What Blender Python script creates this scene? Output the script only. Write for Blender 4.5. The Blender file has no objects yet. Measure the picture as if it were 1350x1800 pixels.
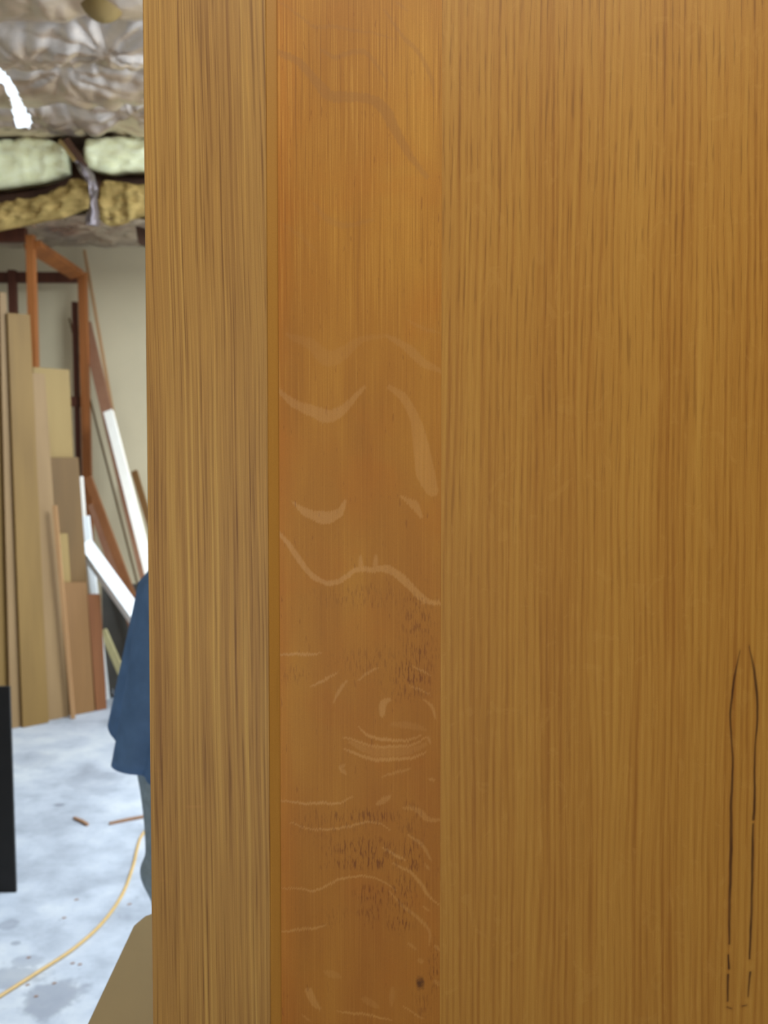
import bpy, bmesh, math, random
import numpy as np
from mathutils import Vector, Matrix, noise
random.seed(7); np.random.seed(7)
scene = bpy.context.scene
col = scene.collection

# ------------------------------------------------------------------ camera
F, CX, CY, H = 1820.0, 675.0, 900.0, 1.5          # focal length in pixels of a 1350 x 1800 frame
TH = math.radians(4.93)                            # camera looks slightly down
CT, ST = math.cos(TH), math.sin(TH)
cam_d = bpy.data.cameras.new('camera'); cam = bpy.data.objects.new('camera', cam_d); col.objects.link(cam)
cam_d.sensor_fit = 'VERTICAL'; cam_d.sensor_height = 36.0; cam_d.lens = 36.0 * F / 1800.0
cam.location = (0, 0, H); cam.rotation_euler = (math.pi / 2 - TH, 0, 0)
cam_d.clip_start = 0.05; cam_d.clip_end = 100
cam_d.dof.use_dof = True; cam_d.dof.focus_distance = 0.71; cam_d.dof.aperture_fstop = 12.0
scene.camera = cam

# ------------------------------------------------------------------ world, lights, exposure
w = bpy.data.worlds.new('world'); scene.world = w; w.use_nodes = True
bg = w.node_tree.nodes['Background']; bg.inputs[0].default_value = (0.78, 0.90, 1.0, 1); bg.inputs[1].default_value = 2.2

def area(name, loc, size, target, power, color):
    d = bpy.data.lights.new(name, 'AREA'); d.shape = 'RECTANGLE'; d.size, d.size_y = size
    d.energy = power; d.color = color
    o = bpy.data.objects.new(name, d); col.objects.link(o); o.location = loc
    o.rotation_euler = (Vector(target) - Vector(loc)).to_track_quat('-Z', 'Y').to_euler()
    return o
area('doorway_daylight', (3.45, 4.0, 1.3), (3.0, 2.4), (-1.0, 4.0, 0.5), 70, (0.80, 0.91, 1.0))
area('skylight_daylight', (0.75, 3.4, 3.05), (1.5, 1.5), (0.30, 5.4, 0.0), 270, (0.74, 0.88, 1.0))     # rooflight in the foil ceiling
area('front_fill', (-0.6, -3.4, 1.1), (1.1, 2.0), (-0.2, 2.0, 1.2), 9, (1.0, 0.95, 0.86))  # unseen fill added to brighten the front of the panel
area('ceiling_tube_light', (0.2, -0.35, 2.75), (1.3, 0.25), (0.15, 0.5, 1.2), 19.5, (1.0, 0.92, 0.76))

vs = scene.view_settings
vs.view_transform = 'Standard'; vs.look = 'None'; vs.gamma = 1.0; vs.use_curve_mapping = False
vs.exposure = 0.0

# ------------------------------------------------------------------ geometry helpers
def ray(px, py):
    u, v = (px - CX) / F, (CY - py) / F
    return Vector((u, CT + v * ST, -ST + v * CT))
CAM = Vector((0, 0, H))
def atY(px, py, Y):
    d = ray(px, py); return CAM + d * (Y / d.y)
def onfloor(px, py, z=0.0):
    d = ray(px, py); return CAM + d * ((z - H) / d.z)
def project(p):
    y, z = p[1], p[2] - H
    dep = y * CT - z * ST
    return CX + F * p[0] / dep, CY - F * (y * ST + z * CT) / dep

def prop(o, label=None, cat=None, group=None, kind=None):
    for k, v in (('label', label), ('category', cat), ('group', group), ('kind', kind)):
        if v: o[k] = v
    return o

def make(name, verts, faces, mat, parent=None, smooth=False, origin=None):
    """one mesh object; its origin goes to the base centre (or to its parent's)"""
    V = np.array([tuple(v) for v in verts], dtype=float)
    if origin is None:
        origin = parent.matrix_world.translation if parent else Vector(((V[:, 0].min() + V[:, 0].max()) / 2, (V[:, 1].min() + V[:, 1].max()) / 2, V[:, 2].min()))
    me = bpy.data.meshes.new(name)
    me.from_pydata([tuple(v) for v in (V - np.array(tuple(origin)))], [], faces)
    me.materials.append(mat)
    if smooth:
        me.polygons.foreach_set('use_smooth', [True] * len(me.polygons))
    me.update()
    o = bpy.data.objects.new(name, me); col.objects.link(o)
    if parent: o.parent = parent; o.location = Vector(origin) - parent.matrix_world.translation
    else: o.location = origin
    o.matrix_basis = Matrix.Translation(o.location)
    return o

def empty(name, loc):
    o = bpy.data.objects.new(name, None); col.objects.link(o); o.location = loc
    o.empty_display_size = 0.05
    o.matrix_world = Matrix.Translation(Vector(loc))
    return o

BOXF = [(0, 3, 2, 1), (4, 5, 6, 7), (0, 1, 5, 4), (1, 2, 6, 5), (2, 3, 7, 6), (3, 0, 4, 7)]
def fix_normals(o, bevel=0.0):
    bm = bmesh.new(); bm.from_mesh(o.data)
    if bevel:
        bmesh.ops.bevel(bm, geom=bm.edges[:], offset=bevel, segments=2, affect='EDGES', profile=0.6)
    bmesh.ops.recalc_face_normals(bm, faces=bm.faces)
    bm.to_mesh(o.data); bm.free(); return o

def box(name, lo, hi, mat, parent=None, bevel=0.0):
    (a, b, c), (d, e, f) = lo, hi
    v = [(a, b, c), (d, b, c), (d, e, c), (a, e, c), (a, b, f), (d, b, f), (d, e, f), (a, e, f)]
    return fix_normals(make(name, v, BOXF, mat, parent), bevel)

def hexa(name, front, thick, mat, parent=None, bevel=0.002, nrm=None):
    """a board from its four front corners (TL, TR, BR, BL), extruded away from the camera"""
    f = [Vector(p) for p in front]
    n = nrm or (f[1] - f[0]).cross(f[3] - f[0]).normalized()
    if n.y < 0: n = -n
    b = [p + n * thick for p in f]
    return fix_normals(make(name, f + b, [(0, 1, 2, 3), (7, 6, 5, 4), (0, 4, 5, 1), (1, 5, 6, 2), (2, 6, 7, 3), (3, 7, 4, 0)], mat, parent), bevel)

def lean_board(name, tl, tr, bl, br, Yb, mat, label, cat, group=None, k=0.9, lean=0.06, thick=0.02, parent=None):
    """board standing on the floor; front plane Y = Yb + k (x + 1.7) + lean z; tl, tr pixels; bl, br pixel columns at the floor"""
    def onp(px, py):
        d = ray(px, py)
        t = (Yb + k * 1.7 + lean * H) / (d.y - k * d.x - lean * d.z)
        return CAM + d * t
    def atfloor(px):
        u = (px - CX) / F
        # x = u (Y CT + H ST), Y = Yb + k (x + 1.7)
        x = u * ((Yb + k * 1.7) * CT + H * ST) / (1 - u * k * CT)
        return Vector((x, Yb + k * (x + 1.7), 0.0))
    q = [onp(*tl), onp(*tr), atfloor(br), atfloor(bl)]
    n = Vector((-k, 1, 0)).normalized()
    o = hexa(name, q, thick, mat, parent, nrm=n)
    if label: prop(o, label, cat, group)
    return o

def stick(name, a, b, width, thick, mat, label=None, cat=None, group=None, roll=0.0, parent=None, bevel=0.0015):
    """oriented bar between two points"""
    a, b = Vector(a), Vector(b); d = (b - a).normalized()
    side = d.cross(Vector((0, 1, 0))).normalized()
    back = side.cross(d).normalized()
    if back.y < 0: back = -back
    R = Matrix.Rotation(roll, 3, d); side = R @ side; back = R @ back
    f = [a - side * width / 2, a + side * width / 2, b + side * width / 2, b - side * width / 2]
    v = f + [p + back * thick for p in f]
    o = fix_normals(make(name, v, [(0, 1, 2, 3), (7, 6, 5, 4), (0, 4, 5, 1), (1, 5, 6, 2), (2, 6, 7, 3), (3, 7, 4, 0)], mat, parent), bevel)
    if label: prop(o, label, cat, group)
    return o

def lean_stick(name, top, bot, Ytop, wpx, mat, label, cat='board', group=None, thick=0.02, roll=0.0):
    a = atY(top[0], top[1], Ytop); b = onfloor(*bot)
    o = stick(name, a, b, wpx * a.y / F, thick, mat, label, cat, group, roll)
    zmin = min((o.matrix_basis @ v.co).z for v in o.data.vertices)
    o.location.z -= zmin                                 # rest its lowest corner on the floor
    return o

# ------------------------------------------------------------------ material helpers
def srgb(r, g, b):
    f = lambda c: (c / 255 / 12.92) if c / 255 <= 0.04045 else ((c / 255 + 0.055) / 1.055) ** 2.4
    return (f(r), f(g), f(b), 1.0)

class NT:
    def __init__(s, name):
        s.m = bpy.data.materials.new(name); s.m.use_nodes = True
        s.t = s.m.node_tree; s.b = s.t.nodes['Principled BSDF']
        s.co = s.t.nodes.new('ShaderNodeTexCoord').outputs['Object']
    def n(s, typ, **ins):
        nd = s.t.nodes.new(typ); return nd
    def link(s, a, b): s.t.links.new(a, b)
    def put(s, sock, v):
        if hasattr(v, 'is_output'): s.link(v, sock)
        else: sock.default_value = v
    def mapping(s, scale, vec=None, loc=(0, 0, 0)):
        m = s.n('ShaderNodeMapping'); s.link(vec if vec is not None else s.co, m.inputs[0])
        m.inputs['Location'].default_value = loc; m.inputs['Scale'].default_value = scale
        return m.outputs[0]
    def noise(s, scale, vec=None, detail=3.0, rough=0.55, loc=(0, 0, 0), dist=0.0):
        nd = s.n('ShaderNodeTexNoise'); s.link(s.mapping(scale, vec, loc), nd.inputs['Vector'])
        nd.inputs['Scale'].default_value = 1.0; nd.inputs['Detail'].default_value = detail
        nd.inputs['Roughness'].default_value = rough; nd.inputs['Distortion'].default_value = dist
        return nd.outputs['Fac']
    def math(s, op, a, b=0.0, c=0.0, clamp=False):
        nd = s.n('ShaderNodeMath'); nd.operation = op; nd.use_clamp = clamp
        s.put(nd.inputs[0], a); s.put(nd.inputs[1], b)
        if op in ('MULTIPLY_ADD', 'SMOOTH_MIN'): s.put(nd.inputs[2], c)
        return nd.outputs[0]
    def step(s, v, lo, hi, a=0.0, b=1.0):
        nd = s.n('ShaderNodeMapRange'); nd.interpolation_type = 'SMOOTHSTEP'
        s.put(nd.inputs[0], v)
        for i, x in zip((1, 2, 3, 4), (lo, hi, a, b)): s.put(nd.inputs[i], x)
        return nd.outputs[0]
    def ramp(s, fac, stops):
        nd = s.n('ShaderNodeValToRGB'); e = nd.color_ramp.elements
        while len(e) < len(stops): e.new(0.5)
        for el, (p, c) in zip(e, stops): el.position = p; el.color = c
        s.link(fac, nd.inputs[0]); return nd.outputs[0]
    def mix(s, fac, a, b, mode='MIX'):
        nd = s.n('ShaderNodeMix'); nd.data_type = 'RGBA'; nd.blend_type = mode
        s.put(nd.inputs[0], fac); s.put(nd.inputs[6], a); s.put(nd.inputs[7], b)
        return nd.outputs[2]
    def attr(s, name):
        nd = s.n('ShaderNodeAttribute'); nd.attribute_name = name; return nd.outputs['Fac']
    def bump(s, h, strength=0.2, dist=0.001):
        nd = s.n('ShaderNodeBump'); nd.inputs['Strength'].default_value = strength; nd.inputs['Distance'].default_value = dist
        s.link(h, nd.inputs['Height']); s.link(nd.outputs[0], s.b.inputs['Normal'])
    def out(s, color, rough=0.5, metal=0.0, spec=0.5):
        s.put(s.b.inputs['Base Color'], color); s.put(s.b.inputs['Roughness'], rough)
        s.b.inputs['Metallic'].default_value = metal; s.b.inputs['Specular IOR Level'].default_value = spec
        return s.m

def plain(name, c, rough=0.6, var=0.12, scale=25.0, metal=0.0, spec=0.4):
    t = NT(name); n = t.noise((scale,) * 3, detail=4)
    d = tuple(x * (1 - var) for x in c[:3]) + (1,); l = tuple(min(1, x * (1 + var)) for x in c[:3]) + (1,)
    return t.out(t.ramp(n, [(0.3, d), (0.7, l)]), rough, metal, spec)

def lumber(name, dark, light, seed=0, rough=0.6, grain=70.0):
    t = NT(name)
    a = t.noise((grain, grain, 1.6), detail=4, rough=0.6, loc=(seed, seed * 2, seed))
    b = t.noise((6, 6, 0.9), detail=2, loc=(seed, 3, seed))
    c = t.ramp(t.math('ADD', t.math('MULTIPLY', a, 0.45), t.math('MULTIPLY', b, 0.55)), [(0.33, dark), (0.66, light)])
    t.bump(a, 0.15, 0.001)
    return t.out(c, rough, spec=0.3)

# ------------------------------------------------------------------ oak materials of the big panel
def oak_lines(name, stops, fx=300, fz=5.0, wave=0.0, pore=(430, 28, 0.53, 0.5), pale=0.16, seed=0.0, tilt=0.0, cracks=False, marks=False, wavy=False):
    """straight grain: growth rings, short dark pores along them, a few pale lines"""
    t = NT(name)
    warp = t.noise((7, 0.2, 1.8), detail=2, loc=(seed, 0, seed))
    wv = t.n('ShaderNodeCombineXYZ'); t.link(t.math('MULTIPLY', t.math('SUBTRACT', warp, 0.5), 0.016), wv.inputs[0])
    ad = t.n('ShaderNodeVectorMath'); ad.operation = 'ADD'; t.link(t.co, ad.inputs[0]); t.link(wv.outputs[0], ad.inputs[1])
    vec = ad.outputs[0]
    if tilt:
        r = t.n('ShaderNodeMapping'); t.link(vec, r.inputs[0]); r.inputs['Rotation'].default_value = (0, tilt, 0); vec = r.outputs[0]
    ring = t.noise((fx, 0.2, fz), vec, detail=3, rough=0.6, loc=(seed, 0, 0))
    broad = t.noise((34, 0.2, 1.1), vec, detail=3, rough=0.6, loc=(seed, 0, 5))
    fine = t.noise((pore[0], 0.2, pore[1]), vec, detail=2, rough=0.6, loc=(seed + 4, 0, 1))
    sx = t.n('ShaderNodeSeparateXYZ'); t.link(vec, sx.inputs[0])
    wob = t.noise((45, 0.2, 3.5), vec, detail=2, loc=(seed, 2, 3))
    ph = t.math('ADD', t.math('MULTIPLY', sx.outputs[0], 215 * 6.283), t.math('MULTIPLY', wob, 16.0))
    wav = t.math('MULTIPLY_ADD', t.math('SINE', ph), 0.5, 0.5)
    v = t.math('ADD', t.math('MULTIPLY', ring, 0.62 - 0.2 * wave), t.math('MULTIPLY', broad, 0.38))
    v = t.math('ADD', v, t.math('MULTIPLY', t.math('SUBTRACT', wav, 0.5), 0.085 * wave))
    if wave: v = t.math('ADD', v, 0.10 * wave)
    c = t.ramp(v, stops)
    if wavy:
        wz = t.noise((60, 0.2, 42), vec, detail=3, rough=0.6, loc=(seed, 0, 8), dist=1.4)
        c = t.mix(t.math('MULTIPLY', t.step(wz, 0.58, 0.68), 0.18), c, srgb(206, 158, 92))
    dens = t.step(wav, 0.75, 0.20) if wave else t.step(ring, 0.62, 0.40)
    pr = t.math('MULTIPLY', t.step(fine, pore[2], pore[2] + 0.14), dens)
    if wave:                                            # open pores fade out where the cut runs closer to the rays
        oz = t.n('ShaderNodeSeparateXYZ'); t.link(t.co, oz.inputs[0])
        pr = t.math('MULTIPLY', pr, t.step(t.math('ADD', oz.outputs[2], t.math('MULTIPLY', broad, 0.3)), 1.40, 1.85, 0.30, 1.0))
    c = t.mix(t.math('MULTIPLY', pr, pore[3]), c, srgb(104, 62, 24))
    c = t.mix(t.math('MULTIPLY', t.step(fine, 0.46, 0.32), pale), c, srgb(224, 176, 104))
    grit = t.noise((1500, 1500, 1500), detail=1)
    c = t.mix(t.step(grit, 0.2, 0.8, 0.0, 0.10), c, srgb(70, 40, 14))
    if cracks:
        s_ = t.attr('halo'); c = t.mix(t.math('MULTIPLY', s_, 0.34), c, srgb(126, 66, 26))
        a = t.attr('crack'); c = t.mix(a, c, srgb(48, 18, 10))
    if marks:
        a = t.attr('mark'); c = t.mix(t.math('MULTIPLY', a, 0.5), c, srgb(206, 150, 98))
    c = t.mix(1.0, c, (0.97, 0.95, 0.68, 1), 'MULTIPLY')
    t.bump(t.math('MULTIPLY', fine, -1.0), 0.08, 0.0005)
    return t.out(c, 0.42, spec=0.35)

def oak_fleck(name):
    t = NT(name)
    fl = t.attr('fleck'); ds = t.attr('dash'); kn = t.attr('knot'); calm = t.attr('calm')
    line = t.noise((820, 0.2, 9), detail=3, rough=0.65, loc=(3, 0, 0))
    broad = t.noise((22, 0.2, 4.5), detail=3, loc=(1, 0, 5))
    cloud = t.noise((16, 0.2, 16), detail=3, loc=(7, 0, 2), dist=0.6)
    c = t.ramp(broad, [(0.3, srgb(174, 114, 42)), (0.5, srgb(186, 126, 50)), (0.7, srgb(198, 140, 60))])
    c = t.mix(t.math('MULTIPLY', t.step(cloud, 0.46, 0.70), 0.28), c, srgb(192, 114, 32))
    c = t.mix(t.math('MULTIPLY', t.attr('edge'), 0.30), c, srgb(204, 116, 24))
    c = t.mix(t.math('MULTIPLY', t.attr('pink'), 0.42), c, srgb(166, 98, 42))
    # fine vertical lines: strong above, calm below
    amp = t.math('SUBTRACT', 1.0, t.math('MULTIPLY', calm, 0.72))
    c = t.mix(t.math('MULTIPLY', t.step(line, 0.52, 0.66), t.math('MULTIPLY', amp, 0.42)), c, srgb(228, 172, 92))
    c = t.mix(t.math('MULTIPLY', t.step(line, 0.48, 0.34), t.math('MULTIPLY', amp, 0.42)), c, srgb(130, 74, 22))
    # ray flecks: smooth, paler and greyer than the wood round them
    fl = t.math('MULTIPLY', fl, t.step(line, 0.30, 0.62, 0.72, 1.0))
    c = t.mix(t.math('MULTIPLY', fl, 0.80), c, t.mix(calm, srgb(166, 116, 74), t.ramp(broad, [(0.3, srgb(202, 146, 88)), (0.7, srgb(214, 158, 100))])))
    # short dark pores
    p = t.noise((800, 0.2, 115), detail=2, rough=0.6, loc=(9, 0, 4))
    c = t.mix(t.math('MULTIPLY', t.math('MULTIPLY', t.step(p, 0.49, 0.62), ds), 0.74), c, srgb(104, 48, 18))
    few = t.noise((420, 0.2, 70), detail=2, loc=(2, 0, 7))
    c = t.mix(t.math('MULTIPLY', t.step(few, 0.64, 0.74), 0.35), c, srgb(120, 58, 20))
    c = t.mix(kn, c, srgb(74, 40, 22))
    grit = t.noise((1500, 1500, 1500), detail=1)
    c = t.mix(t.step(grit, 0.2, 0.8, 0.0, 0.10), c, srgb(80, 42, 14))
    c = t.mix(1.0, c, (0.95, 0.95, 0.66, 1), 'MULTIPLY')
    t.bump(line, 0.08, 0.0005)
    return t.out(c, t.math('SUBTRACT', 0.44, t.math('MULTIPLY', fl, 0.10)), spec=0.35)

M = {}
M['oak_stile'] = oak_lines('oak_stile', [(0.33, srgb(146, 102, 60)), (0.46, srgb(176, 132, 80)), (0.54, srgb(186, 142, 86)), (0.67, srgb(212, 172, 108))], fx=430, fz=2.6, pore=(760, 10, 0.51, 0.55), pale=0.32, seed=2.0, tilt=0.012, marks=True)
M['oak_veneer'] = oak_lines('oak_veneer', [(0.36, srgb(166, 112, 50)), (0.48, srgb(184, 132, 64)), (0.58, srgb(192, 142, 72)), (0.72, srgb(204, 156, 84))], fx=330, fz=5.0, wave=1.0, pore=(520, 26, 0.50, 0.34), pale=0.14, seed=6.0, cracks=True, wavy=True)
M['oak_chamfer'] = oak_lines('oak_chamfer', [(0.3, srgb(176, 124, 58)), (0.7, srgb(190, 138, 68))], fx=120, fz=2.0, pore=(300, 10, 0.6, 0.15), pale=0.05, seed=9.0)
M['oak_fleck'] = oak_fleck('oak_fleck')

# other materials
def concrete():
    t = NT('concrete_floor')
    a = t.noise((1.4, 1.4, 1.4), detail=6, rough=0.6); b = t.noise((6, 6, 6), detail=5, rough=0.65, loc=(4, 1, 0))
    v = t.math('ADD', t.math('MULTIPLY', a, 0.55), t.math('MULTIPLY', b, 0.45))
    c = t.ramp(v, [(0.36, srgb(140, 145, 154)), (0.5, srgb(174, 179, 188)), (0.64, srgb(200, 202, 203))])
    sp = t.noise((40, 40, 40), detail=3, loc=(2, 2, 0))
    c = t.mix(t.math('MULTIPLY', t.step(sp, 0.62, 0.74), 0.35), c, srgb(110, 112, 120))
    # worn dark stain, with a shape of its own
    for (x, y, rx, ry, k) in STAINS:
        m = t.mapping((1 / rx, 1 / ry, 0), None, (-x / rx, -y / ry, 0))
        ln = t.n('ShaderNodeVectorMath'); ln.operation = 'LENGTH'; t.link(m, ln.inputs[0])
        e = t.math('ADD', ln.outputs['Value'], t.math('MULTIPLY', t.math('SUBTRACT', b, 0.5), 2.2))
        c = t.mix(t.math('MULTIPLY', t.step(e, 1.05, 0.7), k), c, srgb(112, 114, 124))
    t.bump(b, 0.15, 0.004)
    return t.out(c, t.step(a, 0.3, 0.7, 0.42, 0.62), spec=0.4)
STAINS = []
for px, py, rx, ry, k in ((95, 1755, 0.085, 0.10, 0.55), (30, 1715, 0.10, 0.06, 0.45), (45, 1690, 0.05, 0.04, 0.35), (103, 1415, 0.022, 0.016, 0.7), (15, 1625, 0.03, 0.03, 0.4), (27, 1658, 0.02, 0.015, 0.5), (165, 1375, 0.12, 0.2, 0.18), (60, 1335, 0.12, 0.15, 0.15)):
    p = onfloor(px, py); STAINS.append((p.x, p.y, rx, ry, k))
M['concrete'] = concrete()

def foil(name, tint, rough=0.34):
    t = NT(name)
    a = t.noise((9, 9, 9), detail=5, rough=0.6); b = t.noise((60, 60, 60), detail=3)
    c = t.ramp(a, [(0.3, tuple(x * 0.72 for x in tint[:3]) + (1,)), (0.7, tint)])
    t.bump(t.math('ADD', a, t.math('MULTIPLY', b, 0.15)), 0.35, 0.02)
    return t.out(c, t.step(a, 0.35, 0.65, rough, rough + 0.16), metal=0.85)
M['foil'] = foil('silver_foil', srgb(232, 212, 194), 0.29)
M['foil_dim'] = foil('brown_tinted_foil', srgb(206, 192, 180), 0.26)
M['foil_violet'] = foil('grey_violet_foil', srgb(150, 138, 140), 0.42)
M['wall'] = plain('painted_wall', srgb(196, 180, 148), 0.8, 0.05, 3.0)
M['wall2'] = plain('block_wall', srgb(176, 170, 156), 0.85, 0.08, 4.0)
def batt(name, dark, light):
    t = NT(name); a = t.noise((14, 30, 40), detail=5, rough=0.7); b = t.noise((160, 160, 160), detail=2)
    c = t.ramp(t.math('ADD', t.math('MULTIPLY', a, 0.75), t.math('MULTIPLY', b, 0.25)), [(0.34, dark), (0.62, light)])
    t.bump(b, 0.6, 0.006)
    return t.out(c, 0.95, spec=0.05)
M['batt_green'] = batt('pale_green_fibreglass', srgb(240, 236, 182), srgb(252, 250, 212))
M['batt_yellow'] = batt('mustard_fibreglass', srgb(132, 110, 62), srgb(192, 160, 100))
M['cedar'] = lumber('red_brown_timber', srgb(106, 58, 24), srgb(158, 94, 44), 1)
M['cedar_dark'] = lumber('dark_red_timber', srgb(60, 30, 18), srgb(92, 48, 30), 2)
M['orange_wood'] = lumber('orange_brown_wood', srgb(104, 60, 30), srgb(126, 78, 42), 3)
M['tan1'] = lumber('olive_tan_board', srgb(108, 80, 38), srgb(128, 98, 50), 4, grain=25)
M['tan2'] = lumber('pinkish_tan_board', srgb(122, 94, 60), srgb(140, 111, 74), 5, grain=25)
M['tan3'] = lumber('pale_maple_board', srgb(132, 106, 60), srgb(144, 118, 70), 6, grain=18)
M['tan4'] = lumber('grey_brown_board', srgb(90, 66, 34), srgb(108, 79, 42), 7, grain=30)
M['tan5'] = lumber('brown_board', srgb(114, 79, 43), srgb(129, 92, 52), 8, grain=25)
M['tan6'] = lumber('light_strip_wood', srgb(152, 112, 72), srgb(176, 134, 92), 9)
M['pink_wood'] = lumber('pink_brown_wood', srgb(122, 80, 58), srgb(146, 104, 78), 10)
M['pale_daylit'] = lumber('daylit_pale_wood', srgb(240, 230, 216), srgb(250, 244, 232), 11)  # near-white colour carries the glare of strong daylight on the wood
M['white'] = plain('white_board', srgb(236, 236, 234), 0.45, 0.03, 10)
M['grey_dark'] = plain('dark_grey_sheet', srgb(78, 74, 68), 0.7, 0.15, 8)
M['khaki'] = lumber('khaki_board', srgb(150, 138, 98), srgb(176, 164, 120), 12)
M['black'] = plain('black_sheet', srgb(26, 23, 21), 0.7, 0.2, 12)
M['kraft'] = plain('tan_cardboard', srgb(146, 124, 84), 0.85, 0.07, 7)
M['bench'] = lumber('bench_timber', srgb(150, 116, 74), srgb(182, 148, 104), 13)
M['cord'] = plain('yellow_cord', srgb(184, 150, 92), 0.45, 0.08, 60)
M['shirt'] = plain('blue_cotton', srgb(102, 136, 182), 0.9, 0.14, 18, spec=0.1)
M['denim'] = plain('grey_blue_denim', srgb(158, 176, 188), 0.9, 0.16, 60, spec=0.1)
M['skin'] = plain('skin', srgb(206, 158, 130), 0.55, 0.06, 30)
M['hair'] = plain('dark_brown_hair', srgb(58, 42, 32), 0.6, 0.3, 80)
M['shoe'] = plain('brown_leather', srgb(84, 62, 46), 0.6, 0.15, 40)
M['eye'] = plain('eye_white', srgb(225, 222, 216), 0.3, 0.03, 40)
M['dark_slot'] = plain('dark_slot', srgb(60, 60, 62), 0.7, 0.1, 30)
M['rafter'] = lumber('dark_rafter_timber', srgb(62, 40, 30), srgb(92, 62, 44), 14)
M['chip'] = lumber('brown_offcut', srgb(120, 86, 62), srgb(160, 122, 92), 15)

# ------------------------------------------------------------------ the room
X0, X1, Y0, Y1, ZC = -3.3, 3.6, -3.6, 6.5, 2.97
def struct(o): o['kind'] = 'structure'; return o
struct(box('floor', (X0, Y0, -0.12), (X1, Y1, 0), M['concrete'], None)); bpy.data.objects['floor'].location  # concrete slab
fl = bpy.data.objects['floor']
# move the floor's origin so that object coordinates are world coordinates for the stains
for v in fl.data.vertices: v.co += fl.location
fl.location = (0, 0, 0); fl.matrix_basis = Matrix()
struct(box('wall_back', (X0, Y1, 0), (X1, Y1 + 0.12, 3.05), M['wall']))
struct(box('wall_left', (X0 - 0.12, Y0, 0), (X0, Y1, 3.05), M['wall2']))
def wall_with_hole(name, axis, pos, a0, a1, h0, h1, hz):
    v, fs = [], []
    def add(p, q, z0, z1):
        if axis == 'x': lo, hi = (pos, p, z0), (pos + 0.12, q, z1)
        else: lo, hi = (p, pos, z0), (q, pos + 0.12, z1)
        (a, b, c), (d, e, f) = lo, hi; n = len(v)
        v.extend([(a, b, c), (d, b, c), (d, e, c), (a, e, c), (a, b, f), (d, b, f), (d, e, f), (a, e, f)])
        fs.extend([tuple(i + n for i in q_) for q_ in BOXF])
    add(a0, h0, 0, 3.05); add(h1, a1, 0, 3.05); add(h0, h1, hz, 3.05)
    return struct(fix_normals(make(name, v, fs, M['wall2'])))
wall_with_hole('wall_right', 'x', X1, Y0, Y1, 2.4, 5.6, 2.6)
wall_with_hole('wall_front', 'y', Y0 - 0.12, X0, X1, -1.2, 0.0, 2.15)

# foil ceiling: a densely wrinkled sheet where it can be seen, flatter sheets elsewhere
def fold(x, y):
    """height of the foil hanging between straps that run across the room"""
    per = 0.47
    yy = (y + 0.06 * x - 3.34) / per
    fr = yy - math.floor(yy)
    sag = -0.085 * (1 - (2 * fr - 1) ** 2) ** 0.7
    crease = 0.022 * math.exp(-(fr / 0.05) ** 2)
    wr = 0.022 * noise.fractal(Vector((x * 1.8, y * 2.2, 0.3)), 0.9, 2.1, 3)
    q = Vector((x * 6.5 + 1.2 * math.sin(y * 3), y * 2.6 + x * 1.2, 2.0))
    rid = 0.026 * (0.4 - abs(noise.noise(q))) + 0.013 * (0.4 - abs(noise.noise(q * 2.3)))
    g = 0.0
    for gx, gy, ga, gr in GATHER:                     # wrinkles fanning out from the nails
        dx, dy = x - gx, y - gy; rr = math.hypot(dx, dy); th = math.atan2(dy, dx)
        g += 0.75 * ga * math.exp(-rr / gr) * (rr / gr) * (0.6 - abs(math.sin(4.5 * th + 2.0 * noise.noise(Vector((th * 1.5, gx, gy)))))) 
    return sag + crease + wr + rid + g
GATHER = [(p.x, p.y, a_, r_) for p, a_, r_ in ((onfloor(186, 56, ZC), 0.11, 0.10), (onfloor(150, 92, ZC), 0.07, 0.07), (onfloor(170, 222, ZC), 0.12, 0.14), (onfloor(112, 112, ZC), 0.06, 0.10), (onfloor(76, 190, ZC), 0.07, 0.09), (onfloor(45, 68, ZC), 0.05, 0.07), (onfloor(235, 180, ZC), 0.09, 0.12))]
TEAR = [(-30, 96), (0, 118), (10, 128), (25, 152), (40, 183), (57, 214), (50, 223), (26, 224), (25, 205), (20, 180), (6, 150), (-8, 146), (-30, 140)]
def inside(px, py, poly):
    c = False; j = len(poly) - 1
    for i in range(len(poly)):
        (xi, yi), (xj, yj) = poly[i], poly[j]
        if (yi > py) != (yj > py) and px < (xj - xi) * (py - yi) / (yj - yi) + xi: c = not c
        j = i
    return c
ceil = empty('ceiling', (0, 1.5, ZC - 0.02)); struct(ceil)
def foil_sheet(name, x0, x1, y0, y1, step, mat, full=True):
    nx, ny = int((x1 - x0) / step), int((y1 - y0) / step)
    V, Fc = [], []
    for j in range(ny + 1):
        for i in range(nx + 1):
            x = x0 + (x1 - x0) * i / nx; y = y0 + (y1 - y0) * j / ny
            V.append((x, y, ZC + fold(x, y)))
    for j in range(ny):
        for i in range(nx):
            a = j * (nx + 1) + i
            cx = x0 + (x1 - x0) * (i + 0.5) / nx; cy = y0 + (y1 - y0) * (j + 0.5) / ny
            if -0.1 < cx < 1.6 and 2.6 < cy < 4.2: continue                 # rooflight opening
            if full and inside(*project((cx, cy, ZC + fold(cx, cy))), TEAR): continue
            Fc.append((a, a + nx + 1, a + nx + 2, a + 1))
    return make(name, V, Fc, mat, ceil, smooth=True)
foil_sheet('foil_sheet', -2.5, -0.4, 3.0, 5.3, 0.0125, M['foil'])
foil_sheet('foil_sheet', X0, X1, 5.3, Y1, 0.08, M['foil'], False)
foil_sheet('foil_sheet', -0.4, X1, 3.0, 5.3, 0.08, M['foil'], False)
foil_sheet('foil_sheet', X0, -2.5, 3.0, 5.3, 0.08, M['foil'], False)
foil_sheet('foil_sheet', X0, X1, Y0, 3.0, 0.1, M['foil'], False)
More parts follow.
